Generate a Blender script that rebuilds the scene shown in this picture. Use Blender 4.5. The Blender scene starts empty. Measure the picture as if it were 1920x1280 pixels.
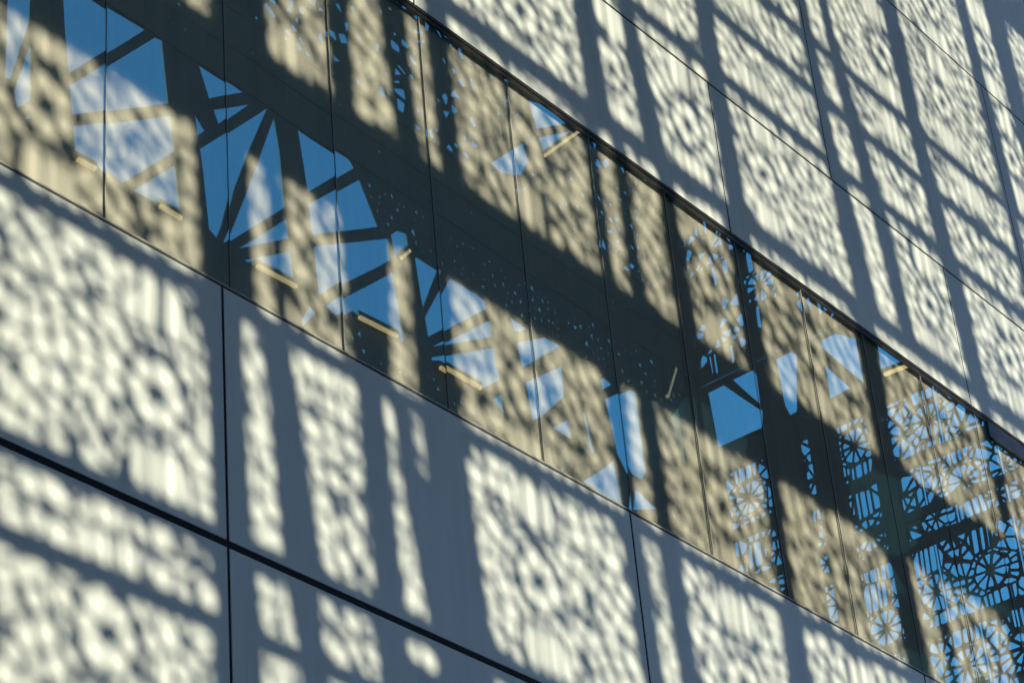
import bpy, bmesh, math, random
import numpy as np
from mathutils import Vector, Matrix
from mathutils.geometry import tessellate_polygon

# ------------------------------------------------------------------ camera, light, sky
SC = bpy.context.scene
COL = SC.collection
# facade plane is y = 0, X runs along it, Z is up, the court lies on the -y side
YAW, PITCH, ROLL, FPX = 0.9504455237929988, 0.5546461440974986, -0.09500189848479959, 4665.9
fw = Vector((math.sin(YAW)*math.cos(PITCH), math.cos(YAW)*math.cos(PITCH), math.sin(PITCH)))
r0 = Vector((math.cos(YAW), -math.sin(YAW), 0)); u0 = r0.cross(fw)
rt = r0*math.cos(ROLL) + u0*math.sin(ROLL); up = -r0*math.sin(ROLL) + u0*math.cos(ROLL)
cam_d = bpy.data.cameras.new('camera'); cam = bpy.data.objects.new('camera', cam_d); COL.objects.link(cam)
cam_d.sensor_width = 36.0; cam_d.lens = FPX/1920*36.0; cam_d.clip_end = 5000
M4 = Matrix((rt, up, -fw)).transposed().to_4x4(); M4.translation = Vector((0, -10, 0))
cam.matrix_world = M4
cam_d.dof.use_dof = True; cam_d.dof.focus_distance = 30.0; cam_d.dof.aperture_fstop = 9.0
SC.camera = cam

SX, SZ = -0.65, 0.60                    # towards the sun, per metre away from the facade
to_sun = Vector((SX, -1.0, SZ)).normalized()
sun_d = bpy.data.lights.new('sun', 'SUN'); sun = bpy.data.objects.new('sun', sun_d); COL.objects.link(sun)
sun_d.energy = 3.6; sun_d.angle = math.radians(0.42); sun_d.color = (1.0, 0.94, 0.77)
sun.rotation_euler = to_sun.to_track_quat('Z', 'Y').to_euler(); sun.location = (-20, -40, 40)
W = bpy.data.worlds.new('World'); SC.world = W; W.use_nodes = True
nt = W.node_tree; bg = nt.nodes['Background']
sk = nt.nodes.new('ShaderNodeTexSky'); sk.sky_type = 'NISHITA'; sk.sun_disc = False
sk.sun_elevation = math.asin(to_sun.z); sk.sun_rotation = math.atan2(to_sun.x, to_sun.y)
sk.air_density = 1.0; sk.dust_density = 0.1; sk.ozone_density = 3.0
nt.links.new(sk.outputs[0], bg.inputs[0]); bg.inputs[1].default_value = 0.15
SC.view_settings.view_transform = 'Standard'; SC.view_settings.look = 'None'
SC.view_settings.exposure = 1.15; SC.view_settings.gamma = 1.0
SC.render.engine = 'CYCLES'
SC.cycles.max_bounces = 6; SC.cycles.use_denoising = True

# ------------------------------------------------------------------ helpers
def mat(name, col, rough=0.5, spec=0.5, metal=0.0, ior=1.5, var=0.0, vscale=3.0, bump=0.0, bscale=40.0, emit=None, stretch=None):
    m = bpy.data.materials.new(name); m.use_nodes = True
    n = m.node_tree.nodes; l = m.node_tree.links; p = n['Principled BSDF']
    p.inputs['Base Color'].default_value = (*col, 1); p.inputs['Roughness'].default_value = rough
    p.inputs['Specular IOR Level'].default_value = spec; p.inputs['Metallic'].default_value = metal
    p.inputs['IOR'].default_value = ior
    tc = n.new('ShaderNodeTexCoord'); src = tc.outputs['Object']
    if stretch:
        mp = n.new('ShaderNodeMapping'); mp.inputs['Scale'].default_value = stretch
        l.new(src, mp.inputs[0]); src = mp.outputs[0]
    if var:
        t = n.new('ShaderNodeTexNoise'); t.inputs['Scale'].default_value = vscale; t.inputs['Detail'].default_value = 6
        l.new(src, t.inputs['Vector'])
        r = n.new('ShaderNodeValToRGB'); r.color_ramp.elements[0].position = 0.3; r.color_ramp.elements[1].position = 0.7
        r.color_ramp.elements[0].color = (*[c*(1-var) for c in col], 1); r.color_ramp.elements[1].color = (*[min(1, c*(1+var)) for c in col], 1)
        l.new(t.outputs['Fac'], r.inputs[0]); l.new(r.outputs[0], p.inputs['Base Color'])
    if bump:
        t2 = n.new('ShaderNodeTexNoise'); t2.inputs['Scale'].default_value = bscale; t2.inputs['Detail'].default_value = 3
        l.new(src, t2.inputs['Vector'])
        b = n.new('ShaderNodeBump'); b.inputs['Strength'].default_value = bump; b.inputs['Distance'].default_value = 0.01
        l.new(t2.outputs['Fac'], b.inputs['Height']); l.new(b.outputs[0], p.inputs['Normal'])
    if emit:
        p.inputs['Emission Color'].default_value = (*emit[0], 1); p.inputs['Emission Strength'].default_value = emit[1]
    return m

def obj(name, verts, faces, m, parent=None, smooth=False):
    me = bpy.data.meshes.new(name); me.from_pydata([tuple(v) for v in verts], [], faces); me.update()
    if smooth: me.polygons.foreach_set('use_smooth', [True]*len(me.polygons))
    me.materials.append(m)
    o = bpy.data.objects.new(name, me); COL.objects.link(o)
    if parent: o.parent = parent
    return o

def thing(name, label, cat, group=None, loc=(0, 0, 0)):
    o = bpy.data.objects.new(name, None); COL.objects.link(o); o.empty_display_size = 0.3
    o['label'] = label; o['category'] = cat
    if group: o['group'] = group
    return o

class MB:
    def __init__(s): s.v = []; s.f = []
    def add(s, vs, fs):
        b = len(s.v); s.v += [tuple(v) for v in vs]; s.f += [tuple(i+b for i in f) for f in fs]
    def box(s, x0, x1, y0, y1, z0, z1):
        s.add([(x, y, z) for z in (z0, z1) for y in (y0, y1) for x in (x0, x1)],
              [(0, 2, 3, 1), (4, 5, 7, 6), (0, 1, 5, 4), (2, 6, 7, 3), (0, 4, 6, 2), (1, 3, 7, 5)])
    def hexa(s, q, to3, d0, d1):          # 2-D quad extruded between two depths
        n = len(q); vs = [to3(a, b, d0) for a, b in q] + [to3(a, b, d1) for a, b in q]
        s.add(vs, [tuple(range(n)), tuple(range(2*n-1, n-1, -1))] + [(i, i+n, (i+1) % n + n, (i+1) % n) for i in range(n)])
    def obar(s, a, b, w, h):              # bar between two points
        a = Vector(a); b = Vector(b); d = (b-a).normalized(); sd = d.cross(Vector((0, 0, 1)))
        sd = sd.normalized() if sd.length > 1e-4 else Vector((1, 0, 0)); u = sd.cross(d)
        vs = [p + sd*w/2*i + u*h/2*j for p in (a, b) for i, j in ((-1, -1), (1, -1), (1, 1), (-1, 1))]
        s.add(vs, [(0, 1, 2, 3), (7, 6, 5, 4), (0, 4, 5, 1), (1, 5, 6, 2), (2, 6, 7, 3), (3, 7, 4, 0)])
    def build(s, name, m, parent=None, smooth=False): return obj(name, s.v, s.f, m, parent, smooth)

# ------------------------------------------------------------------ perforated sheet
def clip(poly, a, b, c):                  # keep a*x + b*y <= c
    out = []; n = len(poly)
    for i in range(n):
        p = poly[i]; q = poly[(i+1) % n]; dp = a*p[0]+b*p[1]-c; dq = a*q[0]+b*q[1]-c
        if dp <= 0: out.append(p)
        if (dp < 0 < dq) or (dq < 0 < dp):
            t = dp/(dp-dq); out.append((p[0]+t*(q[0]-p[0]), p[1]+t*(q[1]-p[1])))
    return out
def area(p): return 0.5*sum(p[i][0]*p[(i+1) % len(p)][1]-p[(i+1) % len(p)][0]*p[i][1] for i in range(len(p)))
def tidy(p):
    q = []
    for v in p:
        if not q or (abs(v[0]-q[-1][0])+abs(v[1]-q[-1][1])) > 2e-3: q.append(v)
    while len(q) > 2 and (abs(q[0][0]-q[-1][0])+abs(q[0][1]-q[-1][1])) <= 2e-3: q.pop()
    return q
def inset(p, h):                          # same vertex count, or None
    n = len(p); E = []
    for i in range(n):
        a = p[i]; b = p[(i+1) % n]; L = math.hypot(b[0]-a[0], b[1]-a[1])
        nx, ny = (b[1]-a[1])/L, -(b[0]-a[0])/L
        E.append((nx, ny, nx*a[0]+ny*a[1]-h))
    out = []; ok = True
    for i in range(n):
        a1, b1, c1 = E[i-1]; a2, b2, c2 = E[i]; det = a1*b2-a2*b1
        if abs(det) < 0.02: ok = False; break
        out.append(((c1*b2-c2*b1)/det, (a1*c2-a2*c1)/det))
    if ok and all(a*x+b*y <= c+1e-6 for x, y in out for a, b, c in E): return out
    cx = sum(v[0] for v in p)/n; cy = sum(v[1] for v in p)/n
    d = min(c+h-(a*cx+b*cy) for a, b, c in E)
    if d < 1e-4: return None
    s = 1-h/d
    if s < 0.12: return None
    return [(cx+s*(v[0]-cx), cy+s*(v[1]-cy)) for v in p]

def sector_split(cell, c, angs):
    out = []
    for i in range(len(angs)):
        t0 = angs[i]; t1 = angs[(i+1) % len(angs)]
        q = clip(cell, math.sin(t0), -math.cos(t0), math.sin(t0)*c[0]-math.cos(t0)*c[1])
        if len(q) > 2: q = clip(q, -math.sin(t1), math.cos(t1), -math.sin(t1)*c[0]+math.cos(t1)*c[1])
        if len(q) > 2: out.append((q, t0, t1))
    return out

def pieces(seeds, patch, rng):
    xs = [p[0] for p in patch]; ys = [p[1] for p in patch]
    near = [s for s in seeds if min(xs)-1.2 < s[0] < max(xs)+1.2 and min(ys)-1.2 < s[1] < max(ys)+1.2]
    out = []
    for s in near:
        if not (min(xs)-0.7 < s[0] < max(xs)+0.7 and min(ys)-0.7 < s[1] < max(ys)+0.7): continue
        cell = patch
        for t in near:
            if t is s: continue
            dx, dy = t[0]-s[0], t[1]-s[1]; d2 = dx*dx+dy*dy
            if d2 > 2.6: continue
            cell = clip(cell, 2*dx, 2*dy, t[0]**2+t[1]**2-s[0]**2-s[1]**2-t[3]+s[3])
            if len(cell) < 3: break
        if len(cell) < 3: continue
        r = random.Random(int(s[0]*977)*31+int(s[1]*733)); c = (s[0], s[1])
        if s[2] == 'R':
            n = 10 if s[4] > .295 else 6; o = r.random(); angs = [o+i*2*math.pi/n+r.uniform(-.09, .09) for i in range(n)]
            for q, t0, t1 in sector_split(cell, c, angs):
                if t1 < t0: t1 += 2*math.pi
                tm = (t0+t1)/2; r1 = s[4]*r.uniform(.9, 1.1); gw = .026 if s[4] < .295 else 0.0
                k = math.cos(tm)*c[0]+math.sin(tm)*c[1]+r1
                a = clip(q, math.cos(tm), math.sin(tm), k)
                if len(a) > 2: out.append((a, 1))
                g = clip(clip(q, -math.cos(tm), -math.sin(tm), -k), math.cos(tm), math.sin(tm), k+gw)
                if gw > .02 and len(g) > 2: out.append((g, 2))
                b = clip(q, -math.cos(tm), -math.sin(tm), -k-gw)
                if len(b) > 2:
                    for e, _, _ in sector_split(b, c, [tm-3.0, tm, tm+3.0]): out.append((e, 0))
        elif s[2] == 'S':
            x0 = min(p[0] for p in cell); x1 = max(p[0] for p in cell); n = max(1, round((x1-x0)/0.15)); w = (x1-x0)/n
            sl = r.uniform(-.06, .06)
            cut = [x0+w*(i+(r.uniform(-.3, .3) if 0 < i < n else 0)) for i in range(n+1)]
            for i in range(n):
                q = clip(clip(cell, 1, sl, cut[i+1]+sl*c[1]), -1, -sl, -cut[i]-sl*c[1])
                if len(q) > 2: out.append((q, 3))
        else:
            n = r.choice((4, 5, 5, 6) if not s[4] else (6, 7, 8)); o = r.random()*6.28
            angs = [o+(i+r.uniform(-.25, .25))*2*math.pi/n for i in range(n)]
            c2 = (c[0]+r.uniform(-.06, .06), c[1]+r.uniform(-.06, .06))
            for q, _, _ in sector_split(cell, c2, angs): out.append((q, 0))
    return out

def perforate(mb, seeds, patch, to3, hw, th, keep=1.0, rng=None, drop=None, shut=0.0, e=0.24, amax=0):
    """a sheet filling the convex quad 'patch' with a hole in every cell of the pattern"""
    if area(patch) < 0: patch = patch[::-1]
    vr = random.Random(int(patch[0][0]*511+patch[0][1]*77))
    todo = pieces(seeds, patch, rng)
    while todo:
        p, cen = todo.pop()
        if amax and cen == 0 and area(p) > amax:                  # split big cells across their longest edge
            k = max(range(len(p)), key=lambda i: (p[i][0]-p[i-1][0])**2+(p[i][1]-p[i-1][1])**2)
            a, b = p[k-1], p[k]; mx, mz = (a[0]+b[0])/2, (a[1]+b[1])/2; dx, dz = b[0]-a[0], b[1]-a[1]
            todo += [(w, 0) for w in (clip(p, dx, dz, dx*mx+dz*mz), clip(p, -dx, -dz, -dx*mx-dz*mz)) if len(w) > 2 and area(w) < area(p)*.98]; continue
        p = tidy(p)
        if len(p) < 3 or area(p) < 2e-5: continue
        cx = sum(v[0] for v in p)/len(p); cy = sum(v[1] for v in p)/len(p)
        hv = hw*vr.choice((.7, .8, .9, 1, 1.15, 1.3, 1.6)); h = inset(p, hv) if area(p) > 0.0010 and cen != 2 else None
        if h and cen == 0 and vr.random() < shut: h = None
        if h and keep < 1.0:
            k = keep if drop is None else drop(cx, cy)
            if rng.random() > k: h = None
        n = len(p)
        if not h or area(h) < 5e-4:
            mb.add([to3(a, b, 0) for a, b in p] + [to3(a, b, th) for a, b in p], [tuple(range(n)), tuple(range(2*n-1, n-1, -1))]); continue
        hh = []
        for i in range(n):
            v, w0, w1 = h[i], h[i-1], h[(i+1) % n]
            hh += [(v[0]+e*(w0[0]-v[0]), v[1]+e*(w0[1]-v[1])), (v[0]+e*(w1[0]-v[0]), v[1]+e*(w1[1]-v[1]))]
        N = 2*n
        vs = [to3(a, b, 0) for a, b in p] + [to3(a, b, 0) for a, b in hh] + [to3(a, b, th) for a, b in hh] + [to3(a, b, th) for a, b in p]
        fs = []
        for i in range(n):
            j = (i+1) % n; ia, ib, ja = n+2*i, n+2*i+1, n+2*j
            fs += [(i, j, ja, ib), (i, ib, ia), (ib, ja, ja+N, ib+N), (ia, ib, ib+N, ia+N), (ib+N, ja+N, j+n+2*N, i+n+2*N), (ia+N, ib+N, i+n+2*N)]
        mb.add(vs, fs)

def fill_seeds(seeds, x0, x1, z0, z1, rng, gap=0.40, many=0):
    grid = {}
    def ok(x, z):
        for i in range(-2, 3):
            for j in range(-2, 3):
                for (a, b, r) in grid.get((int(x//.4)+i, int(z//.4)+j), ()):
                    if (a-x)**2+(b-z)**2 < r*r: return False
        return True
    for s in seeds: grid.setdefault((int(s[0]//.4), int(s[1]//.4)), []).append((s[0], s[1], 0.62 if s[2] == 'R' else 0.38))
    n = int((x1-x0)*(z1-z0)/gap**2*9)
    for _ in range(n):
        x = rng.uniform(x0, x1); z = rng.uniform(z0, z1)
        if ok(x, z):
            grid.setdefault((int(x//.4), int(z//.4)), []).append((x, z, gap)); seeds.append((x, z, 'F', 0.0, many))
    return seeds

def plate(mb, outer, holes, to3, th):     # flat plate with traced cut-outs, real thickness
    loops = [outer]+holes
    flat = [p for l in loops for p in l]
    tris = tessellate_polygon([[Vector((a, b, 0)) for a, b in l] for l in loops])
    n = len(flat)
    fs = [tuple(t) for t in tris] + [tuple(i+n for i in reversed(t)) for t in tris]
    k = 0
    for l in loops:
        m = len(l); fs += [(k+i, k+(i+1) % m, n+k+(i+1) % m, n+k+i) for i in range(m)]; k += m
    mb.add([to3(a, b, 0) for a, b in flat] + [to3(a, b, th) for a, b in flat], fs)

# ------------------------------------------------------------------ materials
M_clad = mat('white_cladding', (0.68, 0.71, 0.625), rough=0.36, spec=0.6, var=0.025, vscale=1.3, bump=0.06, bscale=260)
_n = M_clad.node_tree.nodes; _l = M_clad.node_tree.links; _p = _n['Principled BSDF']
_src = _p.inputs['Base Color'].links[0].from_socket
_oi = _n.new('ShaderNodeObjectInfo'); _mr = _n.new('ShaderNodeMapRange'); _mr.inputs['To Min'].default_value = 0.93; _mr.inputs['To Max'].default_value = 1.03
_l.new(_oi.outputs['Random'], _mr.inputs[0])
_tc = _n.new('ShaderNodeTexCoord'); _mp = _n.new('ShaderNodeMapping'); _mp.inputs['Scale'].default_value = (5, 5, .25); _l.new(_tc.outputs['Object'], _mp.inputs[0])
_tx = _n.new('ShaderNodeTexNoise'); _tx.inputs['Scale'].default_value = 1.0; _tx.inputs['Detail'].default_value = 8; _l.new(_mp.outputs[0], _tx.inputs['Vector'])
_m2 = _n.new('ShaderNodeMapRange'); _m2.inputs['From Min'].default_value = .3; _m2.inputs['From Max'].default_value = .7; _m2.inputs['To Min'].default_value = 0.86; _m2.inputs['To Max'].default_value = 1.03; _l.new(_tx.outputs['Fac'], _m2.inputs[0])
_mm = _n.new('ShaderNodeMath'); _mm.operation = 'MULTIPLY'; _l.new(_mr.outputs[0], _mm.inputs[0]); _l.new(_m2.outputs[0], _mm.inputs[1])
_vm = _n.new('ShaderNodeVectorMath'); _vm.operation = 'SCALE'; _l.new(_src, _vm.inputs[0]); _l.new(_mm.outputs[0], _vm.inputs['Scale']); _l.new(_vm.outputs[0], _p.inputs['Base Color'])
M_core = mat('dark_joint', (0.012, 0.013, 0.015), rough=0.7, spec=0.2)
M_glass = bpy.data.materials.new('coated_glass'); M_glass.use_nodes = True      # clear pane with a bluish solar coating
_n = M_glass.node_tree.nodes; _l = M_glass.node_tree.links; _n.remove(_n['Principled BSDF']); _o = _n['Material Output']
_fr = _n.new('ShaderNodeFresnel'); _fr.inputs['IOR'].default_value = 3.2
_ge = _n.new('ShaderNodeNewGeometry'); _mi = _n.new('ShaderNodeMapRange'); _mi.inputs['To Min'].default_value = 1.7; _mi.inputs['To Max'].default_value = 1/1.7
_l.new(_ge.outputs['Backfacing'], _mi.inputs[0]); _l.new(_mi.outputs[0], _fr.inputs['IOR'])      # same reflectance from both sides of the thin pane
_tr = _n.new('ShaderNodeBsdfTransparent'); _tr.inputs[0].default_value = (0.93, 0.95, 0.92, 1)
_gl = _n.new('ShaderNodeBsdfGlossy'); _gl.inputs['Color'].default_value = (0.23, 0.84, 1.0, 1); _gl.inputs['Roughness'].default_value = 0.0
_mx = _n.new('ShaderNodeMixShader'); _fm = _n.new('ShaderNodeMath'); _fm.operation = 'MULTIPLY'; _fm.use_clamp = True; _fm.inputs[1].default_value = 2.7; _l.new(_fr.outputs[0], _fm.inputs[0]); _l.new(_fm.outputs[0], _mx.inputs[0]); _l.new(_tr.outputs[0], _mx.inputs[1]); _l.new(_gl.outputs[0], _mx.inputs[2])
_df = _n.new('ShaderNodeBsdfDiffuse'); _df.inputs[0].default_value = (0.5, 0.47, 0.40, 1)      # thin film of dust, thicker in runs
_tc = _n.new('ShaderNodeTexCoord'); _mp = _n.new('ShaderNodeMapping'); _mp.inputs['Scale'].default_value = (7, 7, .5); _l.new(_tc.outputs['Object'], _mp.inputs[0])
_tx = _n.new('ShaderNodeTexNoise'); _tx.inputs['Detail'].default_value = 8; _l.new(_mp.outputs[0], _tx.inputs['Vector'])
_mr = _n.new('ShaderNodeMapRange'); _mr.inputs['From Min'].default_value = .35; _mr.inputs['From Max'].default_value = .75; _mr.inputs['To Min'].default_value = .01; _mr.inputs['To Max'].default_value = .05
_l.new(_tx.outputs['Fac'], _mr.inputs[0])
_m3 = _n.new('ShaderNodeMixShader'); _l.new(_mr.outputs[0], _m3.inputs[0]); _l.new(_mx.outputs[0], _m3.inputs[1]); _l.new(_df.outputs[0], _m3.inputs[2]); _l.new(_m3.outputs[0], _o.inputs[0])
M_blind = mat('beige_blind', (0.66, 0.60, 0.50), rough=0.9, spec=0.1, var=0.06, vscale=1.0, stretch=(6, 6, .3))
M_alu = mat('aluminium_edge', (0.42, 0.40, 0.35), rough=0.55, metal=0.0)
M_gask = mat('black_gasket', (0.01, 0.011, 0.012), rough=0.5)
M_hood = mat('black_metal', (0.012, 0.013, 0.016), rough=0.25)
M_steel = mat('dark_steel', (0.022, 0.0225, 0.024), rough=0.55, var=0.25, vscale=2.0)
M_end = mat('black_sheet_metal', (0.009, 0.0095, 0.011), rough=0.7, spec=0.15, var=0.15, vscale=2.0)
M_chord = mat('brown_steel', (0.04, 0.026, 0.02), rough=0.6, var=0.4, vscale=0.9)
M_sheet = mat('dark_sheet_metal', (0.02, 0.0205, 0.021), rough=0.5, var=0.15, vscale=2.0)
M_edge = mat('olive_metal', (0.10, 0.095, 0.05), rough=0.6, var=0.2, vscale=1.0)
M_house = mat('lamp_housing', (0.05, 0.045, 0.04), rough=0.5)
M_tube = mat('lamp_tube', (0.8, 0.7, 0.5), rough=0.4, emit=((1.0, 0.20, 0.064), 2.4))
M_dim = mat('unlit_tube_glow', (0.6, 0.5, 0.35), rough=0.4, emit=((1.0, 0.25, 0.12), 0.8))  # for an unlit bar; its paleness is put in as a weak glow
M_louv = mat('lamp_louvre', (0.6, 0.45, 0.25), rough=0.4)
M_pave = mat('paving', (0.05, 0.05, 0.05), rough=0.85, var=0.15, vscale=0.6, bump=0.3, bscale=6)

GZ = -1.7
# ------------------------------------------------------------------ ground
gm = MB(); gm.add([(-900, -900, GZ), (900, -900, GZ), (900, 900, GZ), (-900, 900, GZ)], [(0, 1, 2, 3)])
g = gm.build('paving', M_pave); g['kind'] = 'structure'; g['label'] = 'dark paving of the court below the facade'

# ------------------------------------------------------------------ the building
bld = thing('office_building', 'white panelled facade with a dark ribbon window, dappled with sunlight', 'building')
XL, XR = -6.0, 37.2
def clad(x0, x1, z0, z1, gx=0.011, gb=0.011, gt=0.011):
    x0 += gx; x1 -= gx; z0 += gb; z1 -= gt
    b = 0.002
    mb = MB()
    vs = [(x0, b, z0), (x1, b, z0), (x1, b, z1), (x0, b, z1), (x0+b, 0, z0+b), (x1-b, 0, z0+b), (x1-b, 0, z1-b), (x0+b, 0, z1-b),
          (x0, .05, z0), (x1, .05, z0), (x1, .05, z1), (x0, .05, z1)]
    fs = [(4, 5, 6, 7), (0, 1, 5, 4), (1, 2, 6, 5), (2, 3, 7, 6), (3, 0, 4, 7), (0, 8, 9, 1), (1, 9, 10, 2), (2, 10, 11, 3), (3, 11, 8, 0)]
    mb.add(vs, fs); mb.build('cladding_panel', M_clad, bld)
ZA, ZB, ZC, ZD, ZE = 7.603, 9.636, 13.591, 15.478, 19.455
rows = [(GZ+.1, 3.60, 10.603, 4.843, .011, .011), (3.60, ZA, 10.603, 4.843, .011, .027), (ZA, ZB-.018, 10.603, 4.843, .027, .004),
        (ZC+.03, ZD, 17.858, 4.815, .004, .014), (ZD, ZE, 20.248, 4.79, .014, .014), (ZE, 23.40, 22.38, 4.93, .014, .014), (23.40, 27.4, 20.248, 4.79, .014, .014)]
for z0, z1, xo, st, gb, gt in rows:
    xs = sorted({XL, XR} | {xo+k*st for k in range(-8, 9) if XL+.6 < xo+k*st < XR-.6})
    for a, b in zip(xs, xs[1:]): clad(a, b, z0, z1, 0.0125, gb, gt)
core = MB(); core.box(XL, XR, 0.26, 9.0, GZ, 27.4); core.box(XL+.01, XR-.01, 0.005, 0.2595, GZ+.05, ZB-.03); core.box(XL+.01, XR-.01, 0.005, 0.2595, ZC+.04, 27.38); core.build('wall_core', M_core, bld)
cop = MB(); cop.box(XL-.05, XR+.05, -.04, 9.05, 27.405, 27.55); cop.build('roof_coping', M_alu, bld)

# ribbon window
rw = MB()
rw.box(XL, XR, 0.018, 0.019, ZB-.014, ZB+.006)          # sill, set back
sill = MB(); sill.box(XL, XR, -0.004, 0.016, ZB-.004, ZB+.008)
frame = rw.build('ribbon_window', M_core, bld)
sill.build('sill_trim', M_alu, frame)
hd = MB(); hd.box(XL, XR, -0.006, 0.015, ZC-.062, ZC-.052); hd.box(XL, XR, -0.002, 0.015, ZC-.036, ZC-.026); hd.box(XL, XR, -0.003, 0.015, ZC-.004, ZC+.006)
hd.build('head_trim', mat('bronze_trim', (0.10, 0.095, 0.085), rough=0.4, metal=0.5), frame)
hb = MB(); hb.box(XL, XR, 0.0155, 0.0185, ZC-.064, ZC+.028); hb.build('head_gap', M_gask, frame)
rng = random.Random(4)
xg = [9.491+1.2015*k for k in range(-12, 24)]
for a, b in zip(xg, xg[1:]):
    x0, x1, z0, z1 = a+.005, b-.005, ZB+.009, ZC-.063
    nx, nz = 14, 30
    tx, tz = rng.uniform(-.0022, .0022), rng.uniform(-.0008, .0008); am = rng.uniform(.0002, .0006); ph = rng.random()*6.28
    vs = []
    for j in range(nz+1):
        for i in range(nx+1):
            u, v = i/nx, j/nz
            y = 0.006 - am*math.sin(math.pi*u)*(1+.25*math.sin(5*v+ph)) + tx*(u-.5)*.6 + tz*(v-.5)*1.2
            vs.append((x0+(x1-x0)*u, y, z0+(z1-z0)*v))
    fs = [(j*(nx+1)+i, j*(nx+1)+i+1, (j+1)*(nx+1)+i+1, (j+1)*(nx+1)+i) for j in range(nz) for i in range(nx)]
    obj('window_pane', vs, fs, M_glass, frame, smooth=True)
bl = MB(); PT = .02; nb = int((XR-XL-.3)/PT)          # vertical blind; slats shaped to face left, keeping right-hand sky light off them
for k in range(nb):
    x = XL+.15+k*PT; bl.add([(x, .06, ZB-.02), (x+PT, .06-PT, ZB-.02), (x+PT, .06-PT, ZC+.03), (x, .06, ZC+.03)], [(0, 1, 2, 3)])
bl.box(XL+.1, XR-.1, 0.08, 0.085, ZB-.02, ZC+.03)
bl.build('vertical_blind', M_blind, frame)
for a in xg:
    m_ = MB(); m_.box(a-.0055, a+.0014, .009, .014, ZB+.009, ZC-.063); g_ = m_.build('gasket', M_gask, frame)
    m_ = MB(); m_.box(a+.0016, a+.0055, .003, .014, ZB+.009, ZC-.063); m_.build('mullion_edge', M_alu, frame)
# black blind box under the window head near the right end
hdm = MB(); hdm.box(22.97, 25.9, -0.02, 0.004, 13.335, 13.535); hdm.build('vent_box', M_hood, frame)

# ------------------------------------------------------------------ sun screen (throws the dappled light)
DS = 12.6
OX, OZ = DS*SX, DS*SZ
def toS(x, z, d): return (x+OX, -DS-d, z+OZ)          # pattern coordinates are those of the shadow it throws on the facade
scr = thing('sun_screen', 'dark metal sun screen of perforated panels between posts and beams, facing the facade', 'sun screen')
XS0, XS1 = 6.0, 27.35
skyA = [[[19.11,24.85],[19.81,25.28],[19.8,24.61],[19.45,23.34],[19.17,23.25]],[[19.84,24.26],[19.87,23.17],[19.6,22.87],[19.52,23.14]],[[19.71,22.73],[19.88,22.91],[19.88,22.83]],[[20.52,25.64],[20.96,25.91],[21.44,25.9],[22.25,25.94],[20.69,24.14],[20.6,24.79]],[[22.49,25.91],[22.62,25.95],[22.77,24.71],[20.77,23.39],[20.71,23.91]],[[20.79,23.19],[22.82,24.49],[22.88,23.81],[21.73,22.61],[21.32,22.7],[20.86,22.69]],[[22.91,23.57],[23.02,22.66],[22.51,22.63],[22.4,22.61],[21.97,22.59]],[[23.5,25.93],[24.55,25.93],[23.74,25.35]],[[23.84,25.17],[24.67,25.74],[23.95,24.94]],[[23.39,24.87],[23.64,24.64],[23.45,24.44]],[[25.16,25.93],[23.5,24.19],[23.56,23.79],[23.68,22.71],[23.86,22.62],[23.97,22.91],[24.22,23.77],[24.66,24.84]],[[25.32,25.81],[25.44,25.21],[25.52,24.05],[24.53,23.11],[24.0,22.59],[24.14,22.95],[24.68,24.24]],[[24.28,22.62],[25.01,23.31],[25.56,23.83],[25.6,23.46]],[[24.39,22.45],[25.63,23.22],[25.72,22.53],[25.32,22.57],[24.68,22.57],[24.47,22.44]],[[25.98,25.95],[27.05,25.94],[27.24,25.95],[27.35,25.81],[26.19,24.7]],[[26.19,24.44],[27.48,25.62],[27.94,24.84],[26.27,23.86]],[[26.29,23.64],[26.92,24.0],[28.21,24.73],[28.24,24.28],[26.87,23.15],[26.37,22.69],[26.33,23.19]],[[28.3,24.84],[28.52,25.05],[28.77,25.11],[28.81,24.8],[28.36,24.38]],[[26.54,22.55],[26.84,22.84],[28.28,24.04],[28.38,23.48],[28.48,22.72],[28.42,22.67],[28.29,22.75],[27.17,22.68],[27.01,22.66],[26.82,22.49]],[[25.67,22.0],[26.13,22.39],[26.28,22.31],[25.84,21.85]],[[28.98,24.69],[29.08,24.74],[29.64,24.73],[29.12,23.67],[29.06,24.06]],[[29.87,24.67],[30.39,24.69],[30.9,24.68],[30.94,24.5],[29.22,23.13],[29.16,23.5]],[[29.32,22.97],[31.01,24.28],[31.05,23.94],[29.69,23.18]],[[29.27,22.73],[31.07,23.72],[31.17,23.09],[30.58,22.65],[29.86,22.69],[29.47,22.75],[29.29,22.67]],[[30.88,22.55],[31.19,22.79],[31.17,22.27],[31.09,22.43]],[[31.68,24.67],[32.24,24.64],[31.79,24.37]],[[31.81,24.15],[32.79,24.69],[33.26,24.71],[31.92,23.65]],[[31.98,23.36],[33.23,24.24],[33.2,23.57],[32.47,22.88],[32.1,22.6]],[[32.69,22.68],[33.24,23.08],[33.27,22.67]],[[33.79,23.5],[33.88,23.49],[34.05,22.66],[33.92,22.63]],[[34.55,24.49],[34.71,24.63],[34.97,24.58],[34.6,24.3]],[[34.65,24.11],[35.49,24.68],[35.67,24.69],[35.66,23.34],[35.67,22.9],[35.47,22.65],[35.12,22.65],[34.86,22.98]],[[33.52,21.87],[34.22,22.38],[34.71,22.79],[34.78,22.37],[34.83,21.84]],[[35.19,22.37],[35.92,22.19],[35.02,21.83]],[[36.91,24.61],[37.77,25.43],[37.8,24.13],[37.22,23.69]],[[33.02,30.42],[33.65,30.63],[34.36,30.56],[33.23,29.81]],[[33.26,29.61],[34.59,30.5],[34.72,30.5],[33.4,29.32]],[[31.53,28.08],[32.68,29.16],[32.8,28.79],[32.5,28.29],[31.85,28.04]]]
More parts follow.
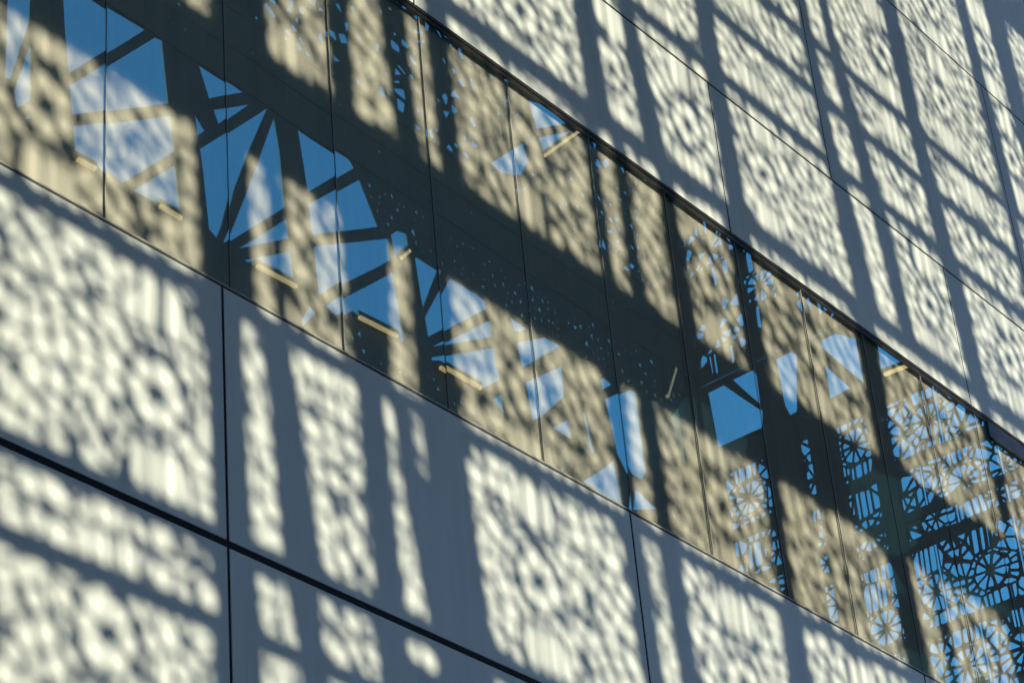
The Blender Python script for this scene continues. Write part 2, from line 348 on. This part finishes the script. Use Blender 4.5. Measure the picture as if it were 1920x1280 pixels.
skyB = [[[12.27,25.38],[11.87,25.39],[11.04,24.43],[11.09,24.04],[12.21,24.02]],[[11.62,25.41],[11.1,25.42],[11.04,25.26],[11.06,24.6]],[[10.52,25.43],[10.11,25.43],[9.96,25.28],[10.18,24.02],[10.38,24.05],[10.48,24.35]],[[9.6,25.42],[9.21,25.42],[8.71,25.07],[8.7,24.05],[9.61,25.27]],[[9.6,24.83],[9.05,24.08],[9.63,24.07]],[[8.33,24.82],[8.14,24.84],[7.72,24.08],[8.36,24.1]]]
lampA = [[[20.86,22.61],[21.3,22.64]],[[22.52,22.6],[23.06,22.6]],[[24.67,22.48],[25.77,22.57]],[[27.17,22.62],[28.3,22.72]],[[29.47,22.62],[30.55,22.63]],[[33.4,29.23],[34.81,30.6]],[[28.54,24.45],[28.84,24.77]]]
lampB = [[[8.33,24.06],[7.67,24.01]]]
ROWS = [
 (5.0, 6.94, [(6.2,6.2,8.2,8.2),(8.3,8.3,10.5,10.5),(10.88,10.9,11.28,11.33),(11.45,11.5,12.15,12.2),(12.42,12.45,12.72,12.75),(13.35,13.4,15.45,15.5),(15.66,15.7,15.96,16.0),(16.2,16.2,17.75,17.75),(18.05,18.05,20.2,20.2),(20.5,20.5,22.5,22.5),(22.9,22.9,25,25)]),
 (7.05, 7.32, [(6.2,6.2,8.2,8.2),(8.25,8.25,10.55,10.55),(10.85,10.86,11.22,11.28),(11.44,11.46,12.13,12.14),(13.33,13.35,15.43,15.45),(15.67,15.68,15.97,15.98),(16.2,16.2,17.75,17.75),(18.05,18.05,20.2,20.2),(20.5,20.5,22.5,22.5),(22.9,22.9,25,25)]),
 (7.32, 7.53, [(6.2,6.2,8.2,8.2),(8.25,8.25,10.55,10.55),(10.84,10.86,11.18,11.28),(11.42,11.44,12.12,12.13),(12.36,12.37,12.75,12.74),(13.32,13.33,15.42,15.43),(15.66,15.68,15.96,15.98),(16.2,16.2,17.75,17.75),(18.05,18.05,20.2,20.2),(20.5,20.5,22.5,22.5),(22.9,22.9,25,25)]),
 (7.70, 8.93, [(6.2,6.2,8.1,8.2),(8.2,8.25,10.48,10.53),(10.78,10.81,11.06,11.15),(11.30,11.48,12.08,12.14),(12.30,12.38,12.46,12.68),(13.22,13.35,15.37,15.45),(15.59,15.66,15.88,15.98),(16.08,16.18,17.72,17.78),(18.0,18.05,20.15,20.25),(20.42,20.5,20.9,21.0),(21.05,21.2,22.5,22.6),(22.8,22.9,24.9,25)]),
 (8.93, 9.45, [(6.2,6.2,8.1,8.1),(8.2,8.2,10.45,10.48),(10.77,10.78,11.0,11.06),(11.22,11.30,12.05,12.08),(12.27,12.30,12.42,12.46),(12.6,12.63,12.75,12.77),(13.18,13.22,15.33,15.37),(15.56,15.59,15.84,15.88),(16.08,16.11,17.72,17.74),(18.0,18.02,20.15,20.18),(20.42,20.45,20.9,20.93),(21.05,21.1,22.5,22.53),(22.8,22.83,24.9,24.93)]),
 (9.56, 11.0, [(6.2,6.2,8.2,8.2),(8.3,8.3,10.42,10.47),(10.9,10.95,11.14,11.19),(11.2,11.24,11.98,12.05),(12.5,12.4,12.76,12.76),(13.2,13.2,15.4,15.4),(15.58,15.6,15.85,15.9),(16.02,16.06,17.82,17.82),(18.0,18.0,20.02,20.1),(20.4,20.45,20.9,20.95),(21.0,21.05,22.48,22.5),(22.8,22.8,24.9,24.9)]),
 (12.05, 13.78, [(8.0,8.0,10.1,10.1),(10.25,10.25,10.55,10.6),(11.1,11.15,11.95,11.98),(12.12,12.15,12.6,12.75),(12.9,12.97,13.2,13.28),(13.45,13.5,15.5,15.55),(15.64,15.66,15.93,15.95),(16.05,16.12,16.68,16.72),(16.85,16.95,17.88,17.88),(18.2,18.15,20.25,20.28),(20.58,20.62,22.92,22.95),(23.1,23.1,25,25)]),
 (13.98, 15.66, [(11.2,11.2,13.0,13.1),(13.4,13.5,15.54,15.6),(15.78,15.88,16.38,16.5),(16.52,16.8,17.88,17.95),(18.15,18.2,20.26,20.36),(20.55,20.75,21.1,21.3),(21.36,21.52,22.7,22.8),(23.05,23.12,24.95,25.0),(25.3,25.4,26.1,26.2),(26.5,26.5,27.2,27.2)]),
 (15.80, 16.58, [(13.3,13.3,15.5,15.5),(15.7,15.78,16.25,16.35),(16.42,16.5,17.88,17.88),(18.12,18.15,20.24,20.26),(20.42,20.45,20.92,21.05),(21.18,21.33,22.62,22.68),(22.95,23.0,24.95,24.98),(25.2,25.3,26.0,26.1),(26.5,26.5,27.2,27.2)]),
 (16.72, 17.42, [(13.3,13.3,15.5,15.5),(15.7,15.75,16.2,16.25),(16.4,16.42,17.86,17.88),(18.1,18.12,20.2,20.23),(20.4,20.42,20.82,20.92),(21.0,21.15,22.57,22.62),(22.87,22.92,24.97,25),(25.15,25.2,26,26.05),(26.45,26.5,27.2,27.2)]),
 (17.55, 21.35, [(13.3,13.3,15.5,15.5),(15.7,15.7,16.2,16.2),(16.4,16.4,17.86,17.86),(18.0,18.1,20.2,20.2),(20.34,20.4,20.6,20.8),(20.72,20.96,22.42,22.55),(22.77,22.85,24.83,24.98),(25.05,25.3,25.8,26.05),(26.3,26.42,27.2,27.2)]),
]
ROS = [(9.53,6.62),(9.95,8.47),(8.95,10.37),(14.0,6.6),(14.05,8.5),(14.2,10.3),(16.9,8.5),(19.0,8.5),(17.0,10.3),(19.1,10.3),(21.8,10.3),(21.8,8.5),(7.2,8.5),
 (14.5,12.95),(17.4,12.9),(19.2,12.9),(21.8,12.9),(9.0,12.9),(11.5,12.9),(14.62,14.49),(16.02,14.63),(18.72,14.77),(17.33,14.65),(22.1,14.7),(24.0,14.8),(25.75,14.8),
 (18.9,16.6),(17.0,16.5),(22.0,16.5),(23.9,16.5),(25.6,16.5),(14.5,16.5),(19.3,18.4),(22.18,18.37),(23.67,18.43),(25.5,18.5),(19.0,20.25),(21.5,20.3),(24.0,20.2),(25.4,20.25),(14.4,18.5),(17.0,18.4),(14.4,20.3),(17.0,20.2)]
ROSB = [(8.03,19.32),(6.91,19.34),(5.8,19.3),(7.08,21.24),(7.68,17.74),(6.5,17.7),(5.5,17.6),(7.55,22.72),(6.2,22.7),(5.6,21.2),(11.62,22.68),(9.2,22.85),(9.2,20.9),(11.6,20.8),(11.5,19.0),(9.2,19.0),(9.3,17.3),(11.5,17.2),
 (11.8,26.6),(10.6,27.2),(9.4,26.9),(8.1,27.4),(11.7,28.6),(10.6,29.2),(9.4,28.8),(8.2,29.3),(6.8,27.8),(6.4,29.6),(11.5,30.6),(9.4,30.7)]

rng = random.Random(11)
seeds = []
for x, z in ROS:
    seeds.append((x, z, 'R', 0.10, 0.27))
    seeds.append((x+.05, z+.66, 'S', 0.05, 0)); seeds.append((x-.03, z-.66, 'S', 0.05, 0))
seeds = fill_seeds(seeds, XS0-.5, XS1+.5, 4.6, 21.8, rng, .32)
for zb, zt, patches in ROWS:
    patches = [tuple(v+(k if i < 2 else -k) for i, v in enumerate(p)) for p in patches for k in (.02 if p[3]-p[1] < .45 else .05,)]
    for xlt, xlb, xrt, xrb in patches:
        slim = min(xrt-xlt, xrb-xlb) < .45
        mb = MB(); perforate(mb, seeds, [(xlb, zb), (xrb, zb), (xrt, zt), (xlt, zt)], toS, 0.014 if slim else 0.019, 0.004, amax=.05)
        mb.build('perforated_panel', M_sheet, scr)
    cur = (XS0, XS0)
    for xlt, xlb, xrt, xrb in patches + [(XS1, XS1, XS1, XS1)]:
        if xlb-cur[1] > .02 or xlt-cur[0] > .02:
            mb = MB(); mb.hexa([(cur[1], zb), (xlb, zb), (xlt, zt), (cur[0], zt)], toS, -.015, .02); mb.build('post', M_steel, scr)
        cur = (xrt, xrb)
bw = .025
zs = [r[0] for r in ROWS] + [ROWS[-1][1]]
bars = [(4.8, ROWS[0][0])] + [(a[1], b[0]) for a, b in zip(ROWS, ROWS[1:])] + [(ROWS[-1][1], ROWS[-1][1]+2.2)]
for a, b in bars:
    if b-a < .01: continue
    mb = MB(); mb.hexa([(XS0, a-bw), (XS1, a-bw), (XS1, b+bw), (XS0, b+bw)], toS, -.02, .025); mb.build('beam', M_steel, scr)
for x, w, d in ((6.1, .12, .3), (10.56, .045, .2), (17.92, .035, .16), (27.45, .12, .3)):
    mb = MB(); mb.box(x+OX-w, x+OX+w, -DS-d, -DS-.06, GZ, 21.9+OZ); mb.build('column', M_steel, scr)

# ------------------------------------------------------------------ steel truss beside it, mirrored in the glass
XE = 37.7
def toA(x, z, d): return (x, -DS-d, z)
trs = thing('steel_truss', 'dark steel truss of plated bays with cut openings, facing the ribbon window', 'truss')
cuts = [19.2, 20.22, 23.1, 25.85, 28.85, 31.42, 33.4, 36.3, XE-.03]
rng = random.Random(3)
def tri(x, z, s):
    o = rng.random()*6.28; k = rng.uniform(.35, 1)
    return [(x+s*k*math.cos(o), z+s*math.sin(o)), (x+s*k*math.cos(o+2.2), z+s*math.sin(o+2.2)), (x+s*.8*k*math.cos(o+4.1), z+s*.9*math.sin(o+4.1))]
def ptseg(p, a, b):
    dx, dz = b[0]-a[0], b[1]-a[1]; t = max(0, min(1, ((p[0]-a[0])*dx+(p[1]-a[1])*dz)/(dx*dx+dz*dz+1e-9)))
    return math.hypot(p[0]-a[0]-t*dx, p[1]-a[1]-t*dz)
def inside(p, l):
    c = False
    for i in range(len(l)):
        a, b = l[i-1], l[i]
        if (a[1] > p[1]) != (b[1] > p[1]) and p[0] < (b[0]-a[0])*(p[1]-a[1])/(b[1]-a[1])+a[0]: c = not c
    return c
def chips(x0, x1, z0, z1, n, holes, smin=.03, smax=.10):
    out = []; tries = 0
    while len(out) < n and tries < n*12:
        tries += 1
        s = rng.uniform(smin, smax); p = (rng.uniform(x0+.1, x1-.1), rng.uniform(z0+.1, z1-.1))
        if any(inside(p, h) or min(ptseg(p, h[i-1], h[i]) for i in range(len(h))) < s+.05 for h in holes): continue
        if any(math.hypot(p[0]-c[0], p[1]-c[1]) < s+c[2]+.02 for c in out): continue
        out.append((*p, s))
    return [tri(*c) for c in out]
ZW0, ZW1 = 21.2, 25.94
for a, b in zip(cuts, cuts[1:]):
    hs = []
    for h in skyA:
        cx = sum(p[0] for p in h)/len(h); cz = sum(p[1] for p in h)/len(h)
        if a < cx < b and cz < 26.2: hs.append([(min(max(p[0], a+.03), b-.03), min(p[1], ZW1-.01)) for p in h])
    if b > 27: hs += chips(a, b, 21.25, 22.45, 50, hs) + chips(a, b, 24.75, 25.85, 50, hs)
    mb = MB(); plate(mb, [(a, ZW0), (b, ZW0), (b, ZW1), (a, ZW1)], hs, toA, .03); mb.build('truss_bay', M_steel, trs)
mb = MB(); plate(mb, [(19.2, ZW1+.002), (XE-.07, ZW1+.002), (XE-.07, 27.58), (19.2, 27.58)], chips(19.3, 37.5, 26.3, 27.4, 130, [], .02, .06), toA, .03); mb.build('top_chord', M_chord, trs)
mb = MB()
for z in (ZW1+.03, 26.75, 27.59): mb.box(19.2, XE-.07, -DS+.001, -DS+.035, z-.04, z+.04)
mb.build('chord_flange', M_steel, trs)
mb = MB(); mb.box(19.2, XE, -DS-.3, -DS+.0, 20.9, ZW0-.002); mb.build('bottom_chord', M_steel, trs)
# mostly closed sheet above the chord, with three openings
sA = fill_seeds([], 19, 38, 27.4, 33.4, rng, .4)
for a, b in ((19.2, 22.4), (22.45, 25.6), (25.65, 28.6), (28.65, 31.3), (35.0, XE-.05)):
    mb = MB(); perforate(mb, sA, [(a, 27.6), (b, 27.6), (b, 33.2), (a, 33.2)], toA, .07, .006, keep=.75, rng=rng, e=.1); mb.build('roof_sheet', M_sheet, trs)
hs = [[tuple(p) for p in h] for h in skyA if sum(p[1] for p in h)/len(h) > 26.2]
hs += chips(31.35, 34.95, 27.65, 33.1, 130, hs, .03, .10)
mb = MB(); plate(mb, [(31.33, 27.6), (34.97, 27.6), (34.97, 33.2), (31.33, 33.2)], hs, toA, .01); mb.build('roof_sheet', M_sheet, trs)
for x in (22.425, 25.625, 28.625, 31.315, 34.985):
    mb = MB(); mb.box(x-.08, x+.08, -DS-.06, -DS-.012, 27.59, 33.2); mb.build('post', M_steel, trs)
for x in (19.0, XE+.5):
    mb = MB(); mb.box(x-.2, x+.2, -DS-.9, -DS-.45, GZ, 33.2); mb.build('column', M_steel, trs)

# ------------------------------------------------------------------ end screen, square to the facade
def toB(y, z, d): return (XE+d, -y, z)
ends = thing('end_screen', 'dark perforated end screen with rosette cut-outs, square to the facade', 'sun screen')
rng = random.Random(21)
sB = []
for y, z in ROSB:
    sB.append((y, z, 'R', 0.14, 0.36)); sB.append((y+.04, z+.66, 'S', 0.05, 0)); sB.append((y-.04, z-.66, 'S', 0.05, 0))
sB = fill_seeds(sB, 4.6, 13, 14.5, 32.6, rng, .47, 1)
colsB = [(11.10, 12.15), (9.99, 10.24), (8.80, 9.61)]
rowsB = [(14.9, 16.6), (16.75, 18.48), (18.66, 20.26), (20.48, 20.87), (21.05, 21.92), (22.14, 23.42)]
nslit = 0
for zb, zt in rowsB:
    sl = (7.86, 7.36)[nslit % 2]; nslit += 1
    for y0, y1 in colsB + [(sl+.02, 8.45), (6.3, sl-.02), (5.0, 6.26)]:
        mb = MB(); perforate(mb, sB, [(y0, zb), (y1, zb), (y1, zt), (y0, zt)], toB, 0.025, 0.005, e=.13); mb.build('perforated_panel', M_end, ends)
for zb, zt in zip([14.8]+[r[1] for r in rowsB], [r[0] for r in rowsB]+[24.03]):
    mb = MB(); mb.box(XE-.01, XE+.06, -12.55, -5.0, zb, zt); mb.build('beam', M_end, ends)
for y0, y1 in ((12.15, 12.55), (10.24, 11.10), (9.61, 9.99), (8.45, 8.80)):
    mb = MB(); mb.box(XE-.013, XE+.05, -y1, -y0, 14.8, 23.9); mb.build('post', M_end, ends)
hs = [[(min(p[0], 12.5), p[1]) for p in h] for h in skyB]
mb = MB(); plate(mb, [(5.0, 24.032), (12.55, 24.032-.02), (12.55, 25.55), (5.0, 25.55)], [[(p[0], max(p[1], 24.06)) for p in h] for h in hs], toB, .05); mb.build('truss_bay', M_end, ends)
for y0, y1 in ((11.1, 12.5), (10.2, 11.0), (8.9, 9.9), (7.6, 8.7), (5.0, 7.5)):
    mb = MB(); perforate(mb, sB, [(y0, 25.56), (y1, 25.56), (y1, 32.4), (y0, 32.4)], toB, .03, .006, e=.12, keep=.5, rng=rng,
        drop=lambda a, b: .55 if any((a-y)**2+(b-z)**2 < .5 for y, z in ROSB) else .12); mb.build('roof_sheet', M_end, ends)
for y0, y1 in ((12.5, 12.55), (11.0, 11.1), (9.9, 10.2), (8.7, 8.9), (7.5, 7.6)):
    mb = MB(); mb.box(XE-.005, XE+.05, -y1, -y0, 25.552, 32.4); mb.build('post', M_end, ends)
mb = MB(); mb.box(XE-.06, XE+.08, -12.66, -12.545, GZ, 33.2); mb.build('corner_post', M_end, ends)
mb = MB(); mb.box(XE+.09, XE+.5, -12.9, -12.62, GZ, 32.4); mb.build('column', M_end, ends)
mb = MB(); mb.box(XE+.08, XE+.5, -4.7, -4.3, GZ, 32.4); mb.build('column', M_end, ends)

# ------------------------------------------------------------------ added roof and blocks round the court, blocking sky light
cnp = thing('sky_blocker_roof', 'added unseen dark steel roof from the facade to the sun screen and truss, blocking the high sky', 'sky_blocker_roof')  # unseen roof, added to keep the high sky off the facade
mb = MB(); mb.box(-30, 38.3, -13.6, -.1, 33.6, 33.9); mb.build('sky_blocker_deck', M_steel, cnp)
for k in range(9):
    x = -24+k*7.4
    mb = MB(); mb.box(x-.15, x+.15, -13.5, -.15, 33.0, 33.595); mb.build('beam', M_steel, cnp)
M_opp = mat('dark_render', (0.06, 0.058, 0.055), rough=0.8, var=0.15, vscale=.4)
M_pane2 = mat('dark_window_glass', (0.02, 0.022, 0.025), rough=0.08)
def block(label, x0, x1, y0, y1, h, nx, nz, face):
    t = thing('sky_blocker_block', label, 'building')  # unseen block, added to cut the low sky light on the facade
    mb = MB(); mb.box(x0, x1, y0, y1, GZ, h); mb.build('wall', M_opp, t)
    mb = MB(); mb.box(x0-.2, x1+.2, y0-.2, y1+.2, h+.003, h+.35); mb.build('roof', M_steel, t)
    for i in range(nx):
        for k in range(nz):
            u = (i+.5)/nx; z = GZ+1.2+k*(h-GZ-1.5)/nz; dz = (h-GZ-1.5)/nz*.6
            mb = MB()
            if face == 'y': c = x0+(x1-x0)*u; mb.box(c-.8, c+.8, y1-.05, y1+.03, z, z+dz)
            else: c = y0+(y1-y0)*u; mb.box(x1-.05, x1+.03, c-.8, c+.8, z, z+dz)
            mb.build('window', M_pane2, t)
block('added dark rendered block with rows of windows across the court, blocking the low sky', -60, 70, -60, -40, 26, 20, 6, 'y')
block('added tall dark rendered block at the left end of the court, blocking the sky there', -40, -16, -38, 10, 26, 8, 6, 'x')

# ------------------------------------------------------------------ strip lights on the truss
def lamp(a, b, label, nrm, tube=M_tube):
    t = thing('strip_light', label, 'lamp', 'strip lights on the steel truss')
    a = Vector(a); b = Vector(b); d = (b-a).normalized(); L = (b-a).length
    upv = Vector((0, 0, 1)); off = upv*.076
    m_ = MB(); m_.obar(a+off-nrm*.03, b+off-nrm*.03, .11, .09); m_.build('housing', M_house, t)
    m_ = MB(); m_.obar(a+d*.04, b-d*.02, .06, .06); m_.build('lamp_tube', tube, t)
    m_ = MB()
    for i in range(int((L-.08)/.04)):
        c = a+d*(.05+i*.04); m_.obar(c, c+d*.006, .07, .066)
    m_.build('louvre', M_louv, t)
lampA.append([[37.38, 26.0], [36.87, 25.07]])
LL = ['warm louvred strip light at the far left of the truss foot, beside a post', 'warm strip light on the truss foot beside the second dark post',
      'warm louvred strip light on the truss foot under the fan of braces', 'long warm strip light on the truss foot right of the fan of braces',
      'warm strip light on the truss foot at the right end of its row', 'slanting warm strip light high up below the window head', 'short slanting strip light at the head of a truss post', 'steep unlit strip light, dim glow put in, on a brace near the right end of the truss']
S = (DS+10-.12)/(DS+10)
for (p, q), lab in zip(lampA, LL):
    lamp((p[0]*S, -DS+.12, p[1]*S), (q[0]*S, -DS+.12, q[1]*S), lab, Vector((0, 1, 0)), M_dim if 'dim' in lab else M_tube)
SB = (XE-.1)/XE
for p, q in lampB:
    y = lambda v: -((v+10)*SB-10)
    lamp((XE-.1, y(p[0]), p[1]*SB), (XE-.1, y(q[0]), q[1]*SB), 'bright warm strip light under the triangular opening of the end screen', Vector((-1, 0, 0)))
